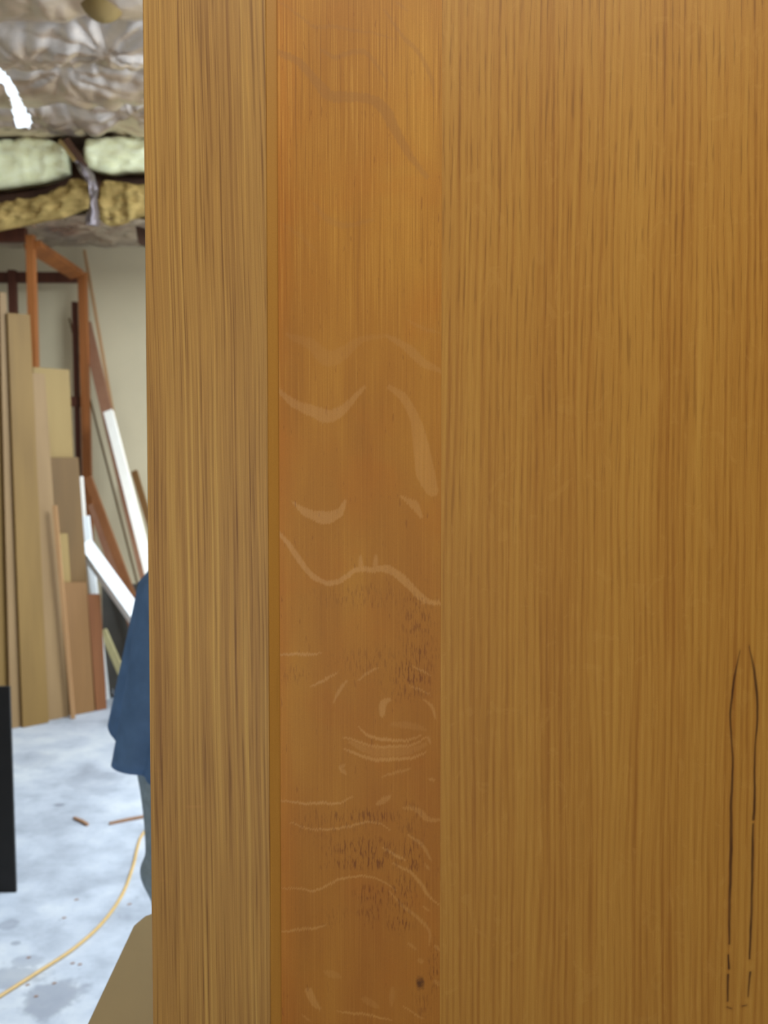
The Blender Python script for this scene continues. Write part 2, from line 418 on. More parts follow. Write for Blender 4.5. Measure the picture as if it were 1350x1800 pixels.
# lower, farther foil ceiling above the lumber rack
def low_foil():
    nx, ny = 170, 70; V, Fc = [], []
    xa, xb, ya, yb = -3.2, 0.4, 5.22, 6.49
    for j in range(ny + 1):
        for i in range(nx + 1):
            x = xa + (xb - xa) * i / nx; y = ya + (yb - ya) * j / ny
            z = 2.515 + 0.075 * (y - ya) / (yb - ya) + 0.022 * noise.fractal(Vector((x * 3, y * 4, 5)), 0.9, 2.0, 4) - 0.032 * abs(noise.noise(Vector((x * 6, y * 8, 1)))) - 0.015 * abs(noise.noise(Vector((x * 15, y * 17, 1))))
            V.append((x, y, z))
    for j in range(ny):
        for i in range(nx):
            a = j * (nx + 1) + i; Fc.append((a, a + nx + 1, a + nx + 2, a + 1))
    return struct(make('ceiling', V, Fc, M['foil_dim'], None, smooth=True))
low = low_foil()
# brown underside seen past the tear, and hanging pieces of foil
hexa('roof_board', [atY(-60, 128, 5.05), atY(4, 146, 5.05), atY(27, 226, 5.05), atY(-60, 226, 5.05)], 0.03, M['rafter'], ceil)

def blob_sheet(name, pts, Y, mat, parent, depth=0.02, bulge=0.03, n=10):
    """small hanging foil flap: polygon strip given by left and right pixel edges"""
    L, R = pts; V, Fc = [], []
    for j, (l, r) in enumerate(zip(L, R)):
        for i in range(n + 1):
            f = i / n; px = l[0] + (r[0] - l[0]) * f; py = l[1] + (r[1] - l[1]) * f
            p = atY(px, py, Y); p.y -= bulge * math.sin(math.pi * f) + 0.05 * noise.fractal(Vector((px * 0.11, py * 0.07, 3)), 0.8, 2.0, 3)
            V.append(tuple(p))
    m = len(L)
    for j in range(m - 1):
        for i in range(n):
            a = j * (n + 1) + i; Fc.append((a, a + 1, a + n + 2, a + n + 1))
    o = make(name, V, Fc, mat, parent, smooth=True)
    md = o.modifiers.new('solid', 'SOLIDIFY'); md.thickness = 0.004
    md = o.modifiers.new('sub', 'SUBSURF'); md.levels = md.render_levels = 1
    return o
def resample(pts, n):
    d = [0]
    for a, b in zip(pts, pts[1:]): d.append(d[-1] + math.dist(a, b))
    out = []
    for k in range(n):
        s = d[-1] * k / (n - 1); i = 0
        while i < len(pts) - 2 and d[i + 1] < s: i += 1
        f = (s - d[i]) / max(1e-9, d[i + 1] - d[i])
        out.append(tuple(a + (b - a) * f for a, b in zip(pts[i], pts[i + 1])))
    return out
f1 = blob_sheet('foil_flap', (resample([(133, 284), (138, 300), (158, 325), (160, 352), (156, 375), (150, 398)], 14), resample([(142, 284), (162, 300), (171, 328), (172, 355), (174, 378), (174, 400)], 14)), 5.13, M['foil_violet'], None, bulge=0.04)
prop(f1, 'crumpled grey violet foil strip hanging between the fibreglass batts', 'foil')
# tan dome where a duct pushes through the foil
def dome():
    c = atY(181, 4, 3.62); V, Fc = [], []; nr, na = 8, 24; r = 0.088
    for i in range(nr + 1):
        a = math.pi / 2 * i / nr
        for k in range(na):
            b = 2 * math.pi * k / na
            V.append((c.x + r * math.sin(a) * math.cos(b), c.y + r * math.sin(a) * math.sin(b), c.z + 0.05 - 0.115 * math.cos(a)))
    for i in range(nr):
        for k in range(na):
            Fc.append((i * na + k, i * na + (k + 1) % na, (i + 1) * na + (k + 1) % na, (i + 1) * na + k))
    o = make('ceiling_dome', V, Fc, M['tan3'], None, smooth=True)
    prop(o, 'tan rounded dome bulging down through the silver foil ceiling', 'ceiling dome')
    stick('fold_highlight', atY(184, 18, 3.52), atY(196, 52, 3.60), 0.011, 0.008, M['white'], parent=o)  # white bar stands in for the highlight on a foil fold
    return o
dome()

# fibreglass batts: cut ends face the camera
def make_batt(name, top, bot, Y, depth, mat, label, rough=0.012):
    n, m = 44, 10; T = resample(top, n); B = resample(bot, n); V, Fc = [], []
    for layer in (0, 1):
        for j in range(m + 1):
            for i in range(n):
                f = j / m; px = T[i][0] + (B[i][0] - T[i][0]) * f; py = T[i][1] + (B[i][1] - T[i][1]) * f
                p = atY(px, py, Y)
                if layer == 0:
                    e = math.sin(math.pi * f)
                    p.y -= 0.03 * e - 0.02 + rough * 2 * noise.fractal(Vector((px * 0.06, py * 0.10, Y * 3)), 0.8, 2.0, 4)
                    p.z += rough * 0.6 * noise.noise(Vector((px * 0.05, py * 0.03, 9)))
                else: p.y += depth
                V.append(tuple(p))
    o_ = n * (m + 1)
    for j in range(m):
        for i in range(n - 1):
            a = j * n + i
            Fc.append((a, a + n, a + n + 1, a + 1)); Fc.append((o_ + a, o_ + a + 1, o_ + a + n + 1, o_ + a + n))
    for i in range(n - 1):
        Fc.append((i, i + 1, o_ + i + 1, o_ + i)); a = m * n + i; Fc.append((a, o_ + a, o_ + a + 1, a + 1))
    for j in range(m):
        a = j * n; Fc.append((a, o_ + a, o_ + a + n, a + n)); a = j * n + n - 1; Fc.append((a, a + n, o_ + a + n, o_ + a))
    o = fix_normals(make(name, V, Fc, mat, None, smooth=True)); prop(o, label, 'insulation', 'fibreglass batts under the foil ceiling'); return o
make_batt('insulation_batt', [(-150, 246), (0, 246), (20, 245), (40, 239), (70, 242), (100, 250), (113, 256)], [(-150, 330), (0, 327), (40, 321), (70, 317), (95, 308), (113, 298)], 5.2, 0.12, M['batt_green'], 'thick pale green fibreglass batt left of the hanging foil strip')
make_batt('insulation_batt', [(148, 245), (170, 240), (200, 238), (250, 236), (420, 232)], [(148, 290), (165, 296), (190, 301), (215, 297), (250, 297), (420, 292)], 5.2, 0.12, M['batt_green'], 'pale green fibreglass batt right of the hanging foil strip')
make_batt('insulation_batt', [(-150, 372), (0, 354), (40, 346), (80, 340), (105, 324), (130, 312), (150, 316), (159, 328)], [(-150, 428), (0, 400), (40, 392), (80, 383), (105, 379), (130, 370), (150, 362), (160, 352)], 5.16, 0.07, M['batt_yellow'], 'torn mustard yellow fibreglass batt sagging below the left green batt', 0.02)
make_batt('insulation_batt', [(174, 318), (190, 316), (215, 318), (250, 322), (420, 330)], [(174, 384), (185, 394), (205, 392), (230, 384), (250, 380), (420, 376)], 5.22, 0.07, M['batt_yellow'], 'mustard fibreglass batt hanging below the right green batt', 0.02)
# dark strip stands in for the shade between upper and lower batts
r = hexa('gap_shade_strip', [atY(-150, 290, 5.40), atY(420, 262, 5.40), atY(420, 352, 5.40), atY(-150, 388, 5.40)], 0.05, M['rafter'])
prop(r, 'dark strip standing in for the shaded gap between the upper and lower batts', 'shade strip')
r = stick('ceiling_brace', atY(113, 245, 5.12), atY(146, 292, 5.1), 0.04, 0.03, M['rafter']); prop(r, 'short dark wooden brace slanting between the two green batts', 'brace')
r = stick('foil_strap', atY(104, 246, 5.08), atY(131, 282, 5.06), 0.018, 0.006, M['tan3']); prop(r, 'short pale wooden lath beside the dark brace between green batts', 'lath')
r = hexa('ceiling_bracket', [atY(237, 392, 5.5), atY(262, 388, 5.5), atY(262, 434, 5.5), atY(243, 428, 5.5)], 0.06, M['rafter'])
prop(r, 'dark bracket under the lower foil ceiling at the panel edge', 'bracket')

# ------------------------------------------------------------------ lumber rack
rk = empty('lumber_rack', onfloor(90, 1225)); prop(rk, 'red brown timber rack frame behind the stacked boards', 'rack')
def bar(name, a, b, wpx, mat, thick=0.04): 
    return stick(name, a, b, wpx * a.y / F, thick, mat, parent=rk)
YP1, YP2 = 5.50, 6.28
def post(px, py, Y, wpx, mat, thick=0.05):
    a = atY(px, py, Y); return bar('post', a, Vector((a.x, a.y, 0.0)), wpx, mat, thick)
post(50.5, 412, YP1, 13, M['cedar'], 0.055)
post(143, 478, YP2, 14, M['cedar'], 0.045)
post(19, 474, YP2 - 0.02, 13, M['cedar_dark'], 0.045)
bar('front_beam', atY(-260, 414, YP1), atY(44, 412, YP1), 24, M['cedar_dark'], 0.05)
a, b = atY(58, 437, YP1 + 0.01), atY(137, 488, YP2 - 0.02)
stick('side_beam', a, b, 0.085, 0.035, M['cedar'], parent=rk)
bar('back_beam', atY(26, 487, YP2), atY(135.5, 487, YP2), 18, M['cedar_dark'], 0.05)
bar('back_beam', atY(-260, 487, YP2), atY(12, 487, YP2), 18, M['cedar_dark'], 0.05)
bar('cleat', atY(122, 706, YP2 + 0.05), atY(156, 706, YP2 + 0.05), 18, M['cedar_dark'], 0.04)
bar('post_shade_strip', atY(130, 530, YP2 + 0.06), Vector((atY(130, 530, YP2 + 0.06).x, YP2 + 0.06, 0)), 9, M['cedar_dark'], 0.03)  # dark bar stands in for the shadow left of the back post

# ------------------------------------------------------------------ boards standing in front of the rack
G = 'boards standing on end against the rack'
def LB(tl, tr, bl, br, Yb, mat, label, thick=0.02): return lean_board('board', tl, tr, bl, br, Yb, mat, label, 'board', G, thick=thick)
LB((-44, 512), (-2, 514), -34, 17, 5.14, M['tan1'], 'tan board at the outer edge of the row, next to the narrow tan board')
LB((-1, 513), (11, 515), 18.5, 38.5, 5.10, M['tan2'], 'narrow tan board between the outer board and the wide olive board')
LB((13, 550), (53, 553), 40, 86, 5.07, M['tan1'], 'wide olive tan board, tallest full-width one in the row')
LB((55, 655), (79, 657), 80, 121, 5.115, M['tan2'], 'pinkish tan board standing beside the wide olive board')
LB((58, 645), (122, 650), 84, 150, 5.215, M['tan3'], 'pale cream maple board with a square top behind the pinkish board')
LB((84, 804), (138, 804), 112, 170, 5.18, M['tan4'], 'grey brown board in front of the pale cream board')
LB((102, 938), (119, 938), 120, 140, 5.15, M['tan3'], 'short narrow yellowish board in front of the grey brown board')
LB((110, 1024), (152.3, 1024), 124, 167, 5.12, M['tan5'], 'short brown board beside the orange brown post')
LB((154, 1045), (177, 1045), 169, 188, 5.12, M['orange_wood'], 'short orange brown timber post at the inner end of the board row', 0.03)
o = lean_stick('wood_strip', (95.5, 889), (128, 1264), 5.14, 7.5, M['tan6'], 'thin light wooden strip leaning on the pinkish and brown boards', 'strip', thick=0.012)

# strips and planks leaning on the back wall
G = 'planks leaning on the back wall'
lean_stick('plank', (150, 572), (304, 1224), 6.40, 19, M['pink_wood'], 'pink brown plank leaning on the wall beside the rack post', 'plank', G, 0.02)
lean_stick('plank', (189, 728), (324, 1255), 6.05, 16, M['pale_daylit'], 'brightly lit whitish plank leaning over the pink brown one', 'plank', G, 0.03)
lean_stick('plank', (147.5, 440), (280, 1190), 6.46, 5, M['tan6'], 'long thin tan strip reaching up to the foil ceiling', 'strip', G, 0.012)
lean_stick('plank', (121, 560), (287, 1205), 6.47, 3, M['tan4'], 'thin brown stick leaning across the wall behind the rack post', 'stick', G, 0.010)
lean_stick('plank', (153, 843), (300, 1240), 5.75, 14, M['orange_wood'], 'brown plank leaning from below the rack post', 'plank', G, 0.025)
lean_stick('plank', (160, 890), (272, 1224), 5.95, 13, M['pink_wood'], 'short brown plank behind the white plank top', 'plank', G, 0.02)
lean_stick('plank', (235, 832), (352, 1225), 6.35, 11, M['tan5'], 'short tan plank leaning on the wall beside the oak panel', 'plank', G, 0.02)
lean_stick('plank', (141.5, 838), (170, 1228), 5.60, 7, M['pale_daylit'], 'slim whitish strip standing behind the grey brown board', 'strip', G, 0.015)
lean_stick('plank', (150, 908), (186, 1232), 5.56, 12, M['white'], 'white strip standing behind the orange brown post', 'strip', G, 0.02)
wb = lean_stick('white_plank', (150, 972), (372, 1282), 5.42, 24, M['white'], 'thick white plank leaning at a steep slant beside the board row', 'plank', None, 0.075, roll=math.radians(-38))
# dark slots in the white plank
lean_stick('dark_space_sheet', (222, 1030), (226, 1212), 5.86, 88, M['grey_dark'], 'dark grey sheet standing in for the dark space below the slanting white plank', 'sheet', None, 0.012)  # its dark colour stands in for the shaded space under the plank
lean_stick('plank', (180, 1112), (232, 1232), 5.62, 13, M['khaki'], 'khaki board lying low under the slanting white plank', 'board', None, 0.02)
cb = empty('caster', onfloor(198, 1226)); prop(cb, 'small black caster on the floor under the khaki board', 'caster')
def wheel(parent, c, r, wdt, mat):
    V, Fc = [], []
    for s in (0, 1):
        for k in range(16):
            a = 2 * math.pi * k / 16; V.append((c[0] + s * wdt, c[1] + r * math.cos(a), c[2] + r * math.sin(a)))
    for k in range(16): Fc.append((k, (k + 1) % 16, 16 + (k + 1) % 16, 16 + k))
    Fc.append(tuple(range(15, -1, -1))); Fc.append(tuple(range(16, 32)))
    return fix_normals(make('wheel', V, Fc, mat, parent))
cp = cb.matrix_world.translation
wheel(cb, (cp.x - 0.03, cp.y, 0.028), 0.028, 0.022, M['black']); wheel(cb, (cp.x + 0.01, cp.y + 0.01, 0.028), 0.028, 0.022, M['black'])
box('bracket', (cp.x - 0.034, cp.y - 0.02, 0.052), (cp.x + 0.036, cp.y + 0.025, 0.062), M['grey_dark'], cb)

# ------------------------------------------------------------------ black upright sheet at the left
p1 = onfloor(28, 1569); Yk = p1.y
def bk(px, py): return atY(px, py, Yk)
tr = bk(15.5, 1207); ztop = tr.z
bo = empty('black_panel', (p1.x - 0.3, Yk, 0)); prop(bo, 'flat black upright sheet standing on the concrete floor', 'panel')
box('sheet', (p1.x - 0.65, Yk, 0.0), (p1.x, Yk + 0.012, ztop), M['black'], bo, 0.001)
for dx in (-0.6, -0.25): box('foot', (p1.x + dx, Yk + 0.012, 0), (p1.x + dx + 0.04, Yk + 0.10, 0.05), M['black'], bo, 0.002)

# ------------------------------------------------------------------ things on the floor
def tube(name, pts, rad, mat, seg=10):
    P = [Vector(p) for p in pts]; V, Fc = [], []
    for i, p in enumerate(P):
        d = (P[min(i + 1, len(P) - 1)] - P[max(i - 1, 0)]).normalized(); s = d.cross(Vector((0, 0, 1))).normalized(); u = s.cross(d)
        for k in range(seg):
            a = 2 * math.pi * k / seg; V.append(p + s * rad * math.cos(a) + u * rad * math.sin(a))
    for i in range(len(P) - 1):
        for k in range(seg): Fc.append((i * seg + k, i * seg + (k + 1) % seg, (i + 1) * seg + (k + 1) % seg, (i + 1) * seg + k))
    Fc.append(tuple(range(seg))); n = len(V); Fc.append(tuple(range(n - 1, n - seg - 1, -1)))
    return fix_normals(make(name, V, Fc, mat, None, smooth=True))
def catmull(pts, n=10):
    P = [Vector(p) for p in pts]; P = [P[0] * 2 - P[1]] + P + [P[-1] * 2 - P[-2]]; out = []
    for i in range(1, len(P) - 2):
        for k in range(n):
            t = k / n; a, b, c, d = P[i - 1:i + 3]
            out.append(0.5 * ((2 * b) + (c - a) * t + (2 * a - 5 * b + 4 * c - d) * t * t + (3 * b - a - 3 * c + d) * t ** 3))
    out.append(P[-2]); return out
rc = 0.0052
cpx = [(-120, 1832), (-60, 1788), (0, 1751), (60, 1713), (130, 1667), (180, 1622), (215, 1572), (234, 1522), (242, 1488), (251, 1466), (275, 1446), (320, 1436)]
cord = tube('extension_cord', catmull([onfloor(x, y, rc) for x, y in cpx], 10), rc, M['cord'])
prop(cord, 'yellow extension cord curving across the concrete floor', 'cord')
def chip(a, b, wd, th, label, name='wood_offcut'):
    p, q = onfloor(*a), onfloor(*b); p.z = q.z = 0
    d = (q - p).normalized(); s = Vector((-d.y, d.x, 0)) * wd / 2; m = (p + q) / 2 + s * 0.4
    f = [p - s * 0.7, m - s, q - s * 0.8, q + s * 0.8, m + s, p + s * 0.7]
    V = f + [v + Vector((0, 0, th)) for v in f]
    Fc = [tuple(range(5, -1, -1)), tuple(range(6, 12))] + [(i, (i + 1) % 6, 6 + (i + 1) % 6, 6 + i) for i in range(6)]
    o = fix_normals(make(name, V, Fc, M['chip']), 0.0008); prop(o, label, 'wood scrap', 'wood scraps on the floor')
chip((130, 1440), (154, 1452), 0.014, 0.010, 'short brown wood offcut lying on the concrete floor')
chip((192, 1450), (262, 1436), 0.013, 0.010, 'long thin wood sliver on the floor beside the trouser leg')
for i, (x, y) in enumerate(((134, 1582), (140, 1696), (127, 1694), (63, 1752), (48, 1732), (95, 1729), (227, 1590), (112, 1614), (50, 1684))):
    chip((x - 3, y + 1), (x + 4, y - 1), 0.007, 0.002, 'tiny wood chip lying on the concrete floor near the cord', 'wood_chip')

# ------------------------------------------------------------------ workbench with cardboard on top, behind the panel
ZB = 0.90
c0, c1 = onfloor(160, 1800, ZB), onfloor(257, 1606, ZB)
xl = c0.x
yf = 0.722
bnx = xl + 0.02
wbk = empty('workbench', (0.4, 0.98, 0)); prop(wbk, 'plain timber workbench under the tan sheet, behind the oak panel', 'workbench')
box('bench_top', (bnx, yf + 0.0, ZB - 0.046), (1.15, c1.y - 0.01, ZB - 0.006), M['bench'], wbk, 0.003)
for lx in (bnx + 0.03, 1.05):
    for ly in (yf + 0.06, c1.y - 0.10):
        box('leg', (lx, ly, 0), (lx + 0.07, ly + 0.07, ZB - 0.046), M['bench'], wbk, 0.003)
box('stretcher', (bnx + 0.1, yf + 0.08, 0.22), (1.05, yf + 0.11, 0.31), M['bench'], wbk, 0.003)
V = [(xl, yf + 0.005), (1.1, yf + 0.005), (1.1, c1.y + 0.02), (c1.x + 0.02, c1.y + 0.012), (c1.x + 0.0, c1.y - 0.006), (c1.x - 0.008, c1.y - 0.03)]
Vb = [(x, y, ZB - 0.006) for x, y in V] + [(x, y, ZB) for x, y in V]
nV = len(V)
cs = fix_normals(make('cardboard_sheet', Vb, [tuple(range(nV - 1, -1, -1)), tuple(range(nV, 2 * nV))] + [(i, (i + 1) % nV, nV + (i + 1) % nV, nV + i) for i in range(nV)], M['kraft']), 0.001)
prop(cs, 'tan cardboard sheet lying behind the lower edge of the oak panel', 'cardboard')
# ------------------------------------------------------------------ the big oak panel
AL = math.radians(2.45)                            # it leans back a little, onto the bench
PT = 0.038; PH = 2.15
tl_ = math.tan(AL)
YBASE = 0.705 - H * tl_                            # front face on the floor
def onpanel(px, py, lift=0.0):
    """pixel -> (across, along) on the panel's front plane"""
    d = ray(px, py); t = (YBASE + tl_ * H) / (d.y - tl_ * d.z)
    p = CAM + d * t
    return p.x, p.z / math.cos(AL)
oak = empty('oak_panel', (0, YBASE, 0)); oak.rotation_euler = (-AL, 0, 0)
prop(oak, 'tall golden oak panel of three upright boards, filling the foreground', 'wooden panel')
def on_oak(name, V, Fc, mat, smooth=False):
    me = bpy.data.meshes.new(name); me.from_pydata(V, [], Fc); me.materials.append(mat)
    if smooth: me.polygons.foreach_set('use_smooth', [True] * len(me.polygons))
    o = bpy.data.objects.new(name, me); col.objects.link(o); o.parent = oak
    return o
xa = (onpanel(250, 0)[0] + onpanel(268, 1800)[0]) / 2
xb = (onpanel(468, 0)[0] + onpanel(476, 1800)[0]) / 2
xc = (onpanel(485, 0)[0] + onpanel(496, 1800)[0]) / 2
xd = (onpanel(776, 0)[0] + onpanel(775, 1800)[0]) / 2
xe = 0.62
zlo, zhi = onpanel(700, 1830)[1], onpanel(700, -30)[1]

def levels(dense):
    return [0.0] + list(np.linspace(0.02, zlo - 0.01, 6)) + list(np.arange(zlo, zhi, dense)) + list(np.linspace(zhi + 0.005, PH, 6))
def grid_board(name, xs, zs, mat, edge=0.0012, attrs=None):
    """front face as a fine grid (for the wood figure), sides and back closed; long edges eased"""
    xs = np.array([xs[0], xs[0] + edge * 0.4] + [x for x in xs[1:-1] if xs[0] + edge * 1.2 < x < xs[-1] - edge * 1.2] + [xs[-1] - edge * 0.4, xs[-1]])
    zs = np.array(zs); nx, nz = len(xs), len(zs)
    XX, ZZ = np.meshgrid(xs, zs); YY = np.zeros_like(XX); YY[:, 0] = edge; YY[:, -1] = edge
    V = np.stack([XX.ravel(), YY.ravel(), ZZ.ravel()], 1)
    i = np.arange(nx - 1); j = np.arange(nz - 1); A = (j[:, None] * nx + i[None, :]).ravel()
    Fq = np.stack([A, A + 1, A + nx + 1, A + nx], 1).tolist()
    n0 = len(V); x0, x1, z0, z1 = xs[0], xs[-1], zs[0], zs[-1]
    back = [(x0, PT, z0), (x1, PT, z0), (x1, PT, z1), (x0, PT, z1)]
    top = list(range((nz - 1) * nx, nz * nx)); bot = list(range(nx)); lft = [k * nx for k in range(nz)]; rgt = [k * nx + nx - 1 for k in range(nz)]
    Fq.append([n0 + 1, n0, n0 + 3, n0 + 2])
    Fq.append(bot[::-1] + [n0, n0 + 1]); Fq.append(top + [n0 + 2, n0 + 3])
    Fq.append(lft + [n0 + 3, n0]); Fq.append(rgt[::-1] + [n0 + 1, n0 + 2])
    o = on_oak(name, V.tolist() + back, Fq, mat)
    for nm, fn in (attrs or {}).items():
        vals = np.concatenate([fn(V[:, 0], V[:, 2]), np.zeros(4)])
        at = o.data.attributes.new(nm, 'FLOAT', 'POINT'); at.data.foreach_set('value', vals.astype(np.float32))
    return o

PXM = 0.71 / F                                     # metres per pixel on the panel
def seg_dist(x, z, pts, widths):
    """signed 'inside' measure: half width minus distance to a polyline with varying width (metres)"""
    best = np.full(x.shape, -1.0)
    for (a, wa), (b, wb) in zip(zip(pts, widths), zip(pts[1:], widths[1:])):
        dx, dz = b[0] - a[0], b[1] - a[1]; L = dx * dx + dz * dz + 1e-12
        t = np.clip(((x - a[0]) * dx + (z - a[1]) * dz) / L, 0, 1)
        d = np.hypot(x - a[0] - t * dx, z - a[1] - t * dz)
        best = np.maximum(best, (wa + (wb - wa) * t) / 2 - d)
    return best
def smooth2d(x, z, fx, fz, seed):
    r = np.random.RandomState(seed); v = np.zeros_like(x)
    for k in range(6):
        a, b, c = r.uniform(-1, 1, 3); v += np.sin(x * fx * (0.6 + k * 0.35) * a * 2 + z * fz * b * 2 * (0.6 + k * 0.3) + c * 9) / (1 + 0.4 * k)
    return v / 2.2
def stroke(x, z, pxpts, w, strength, soft=2.6, taper=True):
    n = len(pxpts); pts = [onpanel(*p) for p in resample_keep(pxpts)]
    m = len(pts); ws = w if isinstance(w, (list, tuple)) else None
    if ws: wd = np.interp(np.linspace(0, 1, m), np.linspace(0, 1, len(ws)), ws)
    else: wd = np.array([w * (0.35 + 0.65 * math.sin(math.pi * (k + 0.5) / m)) if taper else w for k in range(m)])
    v = seg_dist(x, z, pts, wd * PXM)
    return strength * np.clip(v / (soft * PXM) + 0.5, 0, 1)
def resample_keep(pts):
    P = catmull([(a, b, 0) for a, b in pts], 6); return [(p.x, p.y) for p in P]

Z = lambda y0, pts: [(240 + a / 2.41, y0 + b / 2.41) for a, b in pts]
FLECKS = [
 (Z(0, [(600, 215), (690, 265), (760, 340), (820, 400), (900, 410), (980, 410), (1050, 460), (1090, 540), (1150, 640), (1230, 740)]), [10, 14, 18, 17, 16, 20, 14, 8], 0.62),
 (Z(0, [(780, 200), (840, 238), (900, 215), (960, 210), (1010, 260), (1060, 340)]), [4, 9, 9, 8, 6, 3], 0.5),
 (Z(0, [(600, 0), (690, 60), (760, 105), (850, 110), (960, 130), (1100, 160)]), 6, 0.4),
 (Z(0, [(1050, 30), (1130, 150), (1200, 230), (1250, 330), (1260, 400)]), 8, 0.5),
 (Z(0, [(1100, 0), (1150, 40)]), 5, 0.4),
 (Z(0, [(750, 860), (810, 930), (880, 950), (1000, 930)]), 12, 0.4),
 (Z(0, [(620, 950), (700, 1000), (760, 1060)]), 8, 0.25),
 (Z(450, [(640, 330), (740, 375), (800, 430), (870, 410), (960, 350), (1060, 340)]), [8, 20, 30, 24, 10, 6], 0.34),
 (Z(450, [(1060, 342), (1150, 390), (1220, 455), (1285, 490)]), [6, 16, 14, 8], 0.6),
 (Z(450, [(600, 570), (660, 620), (740, 650), (810, 680), (880, 640), (965, 560)]), [7, 15, 20, 24, 15, 6], 0.8),
 (Z(450, [(1072, 555), (1130, 600), (1180, 690), (1205, 800), (1225, 920), (1250, 990)]), [9, 15, 18, 28, 34, 24], 0.62),
 (Z(450, [(1150, 265), (1230, 310), (1285, 320)]), 6, 0.4),
 ([(514, 883), (538, 903), (570, 910), (596, 902), (607, 880)], [3, 14, 24, 16, 4], 0.8),
 ([(705, 873), (728, 888), (741, 910)], [4, 14, 6], 0.7),
 (Z(900, [(600, 90), (640, 130), (690, 205), (740, 270), (800, 305), (860, 290), (930, 248), (1000, 243), (1060, 243), (1130, 290), (1190, 345), (1230, 375), (1285, 392)]), [8, 9, 10, 9, 9, 10, 9, 10, 12, 14, 13, 9, 7], 0.85),
 (Z(900, [(950, 250), (948, 190)]), 8, 0.7), (Z(900, [(1010, 250), (1015, 185)]), 9, 0.7),
 (Z(900, [(1200, 385), (1280, 378)]), 3, 0.7),
 (Z(900, [(602, 605), (690, 608), (780, 600)]), 5, 0.95),
 (Z(900, [(735, 740), (790, 715), (850, 688)]), 5, 0.8),
 (Z(900, [(835, 805), (860, 760), (892, 720)]), 6, 0.7), (Z(900, [(938, 715), (980, 685), (1025, 665)]), 5, 0.7),
 (Z(900, [(1170, 658), (1245, 692)]), 3, 0.9), (Z(900, [(1158, 738), (1245, 775)]), 3, 0.9), (Z(900, [(1215, 800), (1250, 825), (1268, 880)]), 6, 0.7),
 (Z(900, [(1040, 862), (1045, 820), (1072, 800)]), [10, 14, 6], 0.75),
 (Z(900, [(940, 912), (980, 945), (1050, 968), (1130, 970), (1205, 950)]), 6, 0.85),
 (Z(900, [(875, 960), (960, 985), (1050, 1000), (1150, 990), (1235, 960)]), 6, 0.8),
 (Z(900, [(880, 1010), (950, 1040), (1050, 1055), (1150, 1045), (1225, 1020)]), 7, 0.85),
 (Z(900, [(905, 985), (1000, 1020), (1120, 1020), (1225, 990)]), 16, 0.38), (Z(900, [(1080, 905), (1150, 905), (1225, 930)]), 12, 0.3),
 (Z(900, [(860, 1080), (880, 1075)]), 8, 0.6), (Z(900, [(1235, 960), (1245, 985)]), 5, 0.7),
 (Z(1350, [(860, 0), (885, 25)]), 7, 0.7), (Z(1350, [(1040, 40), (1110, 25), (1160, 5)]), 5, 0.6), (Z(1350, [(1240, 50), (1262, 58)]), 6, 0.7),
 (Z(1350, [(608, 145), (700, 152), (780, 157), (850, 155), (915, 122)]), 5, 0.95),
 (Z(1350, [(650, 236), (720, 255), (820, 265), (900, 250), (960, 240), (1030, 240), (1075, 266)]), 4, 0.95),
 (Z(1350, [(1040, 342), (1090, 368), (1140, 398)]), 5, 0.9), (Z(1350, [(1152, 293), (1210, 330), (1247, 395)]), 7, 0.75),
 (Z(1350, [(1085, 405), (1150, 440), (1200, 490), (1240, 550), (1285, 580)]), 6, 0.8),
 (Z(1350, [(608, 510), (680, 515), (740, 525), (800, 505), (880, 475), (960, 460), (1040, 485), (1100, 520)]), 4, 0.95),
 (Z(1350, [(1070, 528), (1130, 590), (1190, 640), (1240, 700), (1240, 760)]), 6, 0.6),
 (Z(1350, [(608, 702), (680, 690), (750, 690), (802, 666)]), 5, 0.9),
 (Z(1350, [(1020, 152), (1072, 122)]), 12, 0.6), (Z(1350, [(1130, 175), (1190, 180), (1230, 215), (1287, 228)]), 10, 0.6),
 (Z(1350, [(728, 950), (750, 1000), (778, 1032)]), [14, 12, 4], 0.75),
 (Z(1350, [(850, 1038), (950, 1050), (1080, 1070)]), 5, 0.85), (Z(1350, [(1130, 1020), (1215, 1068)]), 3, 0.8),
 (Z(1350, [(700, 1050), (735, 1075)]), 4, 0.6), (Z(1350, [(960, 985), (1020, 1015)]), 14, 0.35), (Z(1350, [(1085, 940), (1080, 1010)]), 10, 0.35),
 (Z(1350, [(1195, 815), (1212, 825)]), 9, 0.5), (Z(1350, [(1265, 765), (1285, 780)]), 7, 0.7), (Z(1350, [(1262, 910), (1288, 930)]), 9, 0.6),
 (Z(1350, [(1225, 415), (1240, 435)]), 5, 0.7), (Z(1350, [(1215, 595), (1240, 610)]), 5, 0.6), (Z(1350, [(800, 870), (860, 885)]), 14, 0.35), (Z(1350, [(1150, 745), (1185, 770)]), 6, 0.5),
]
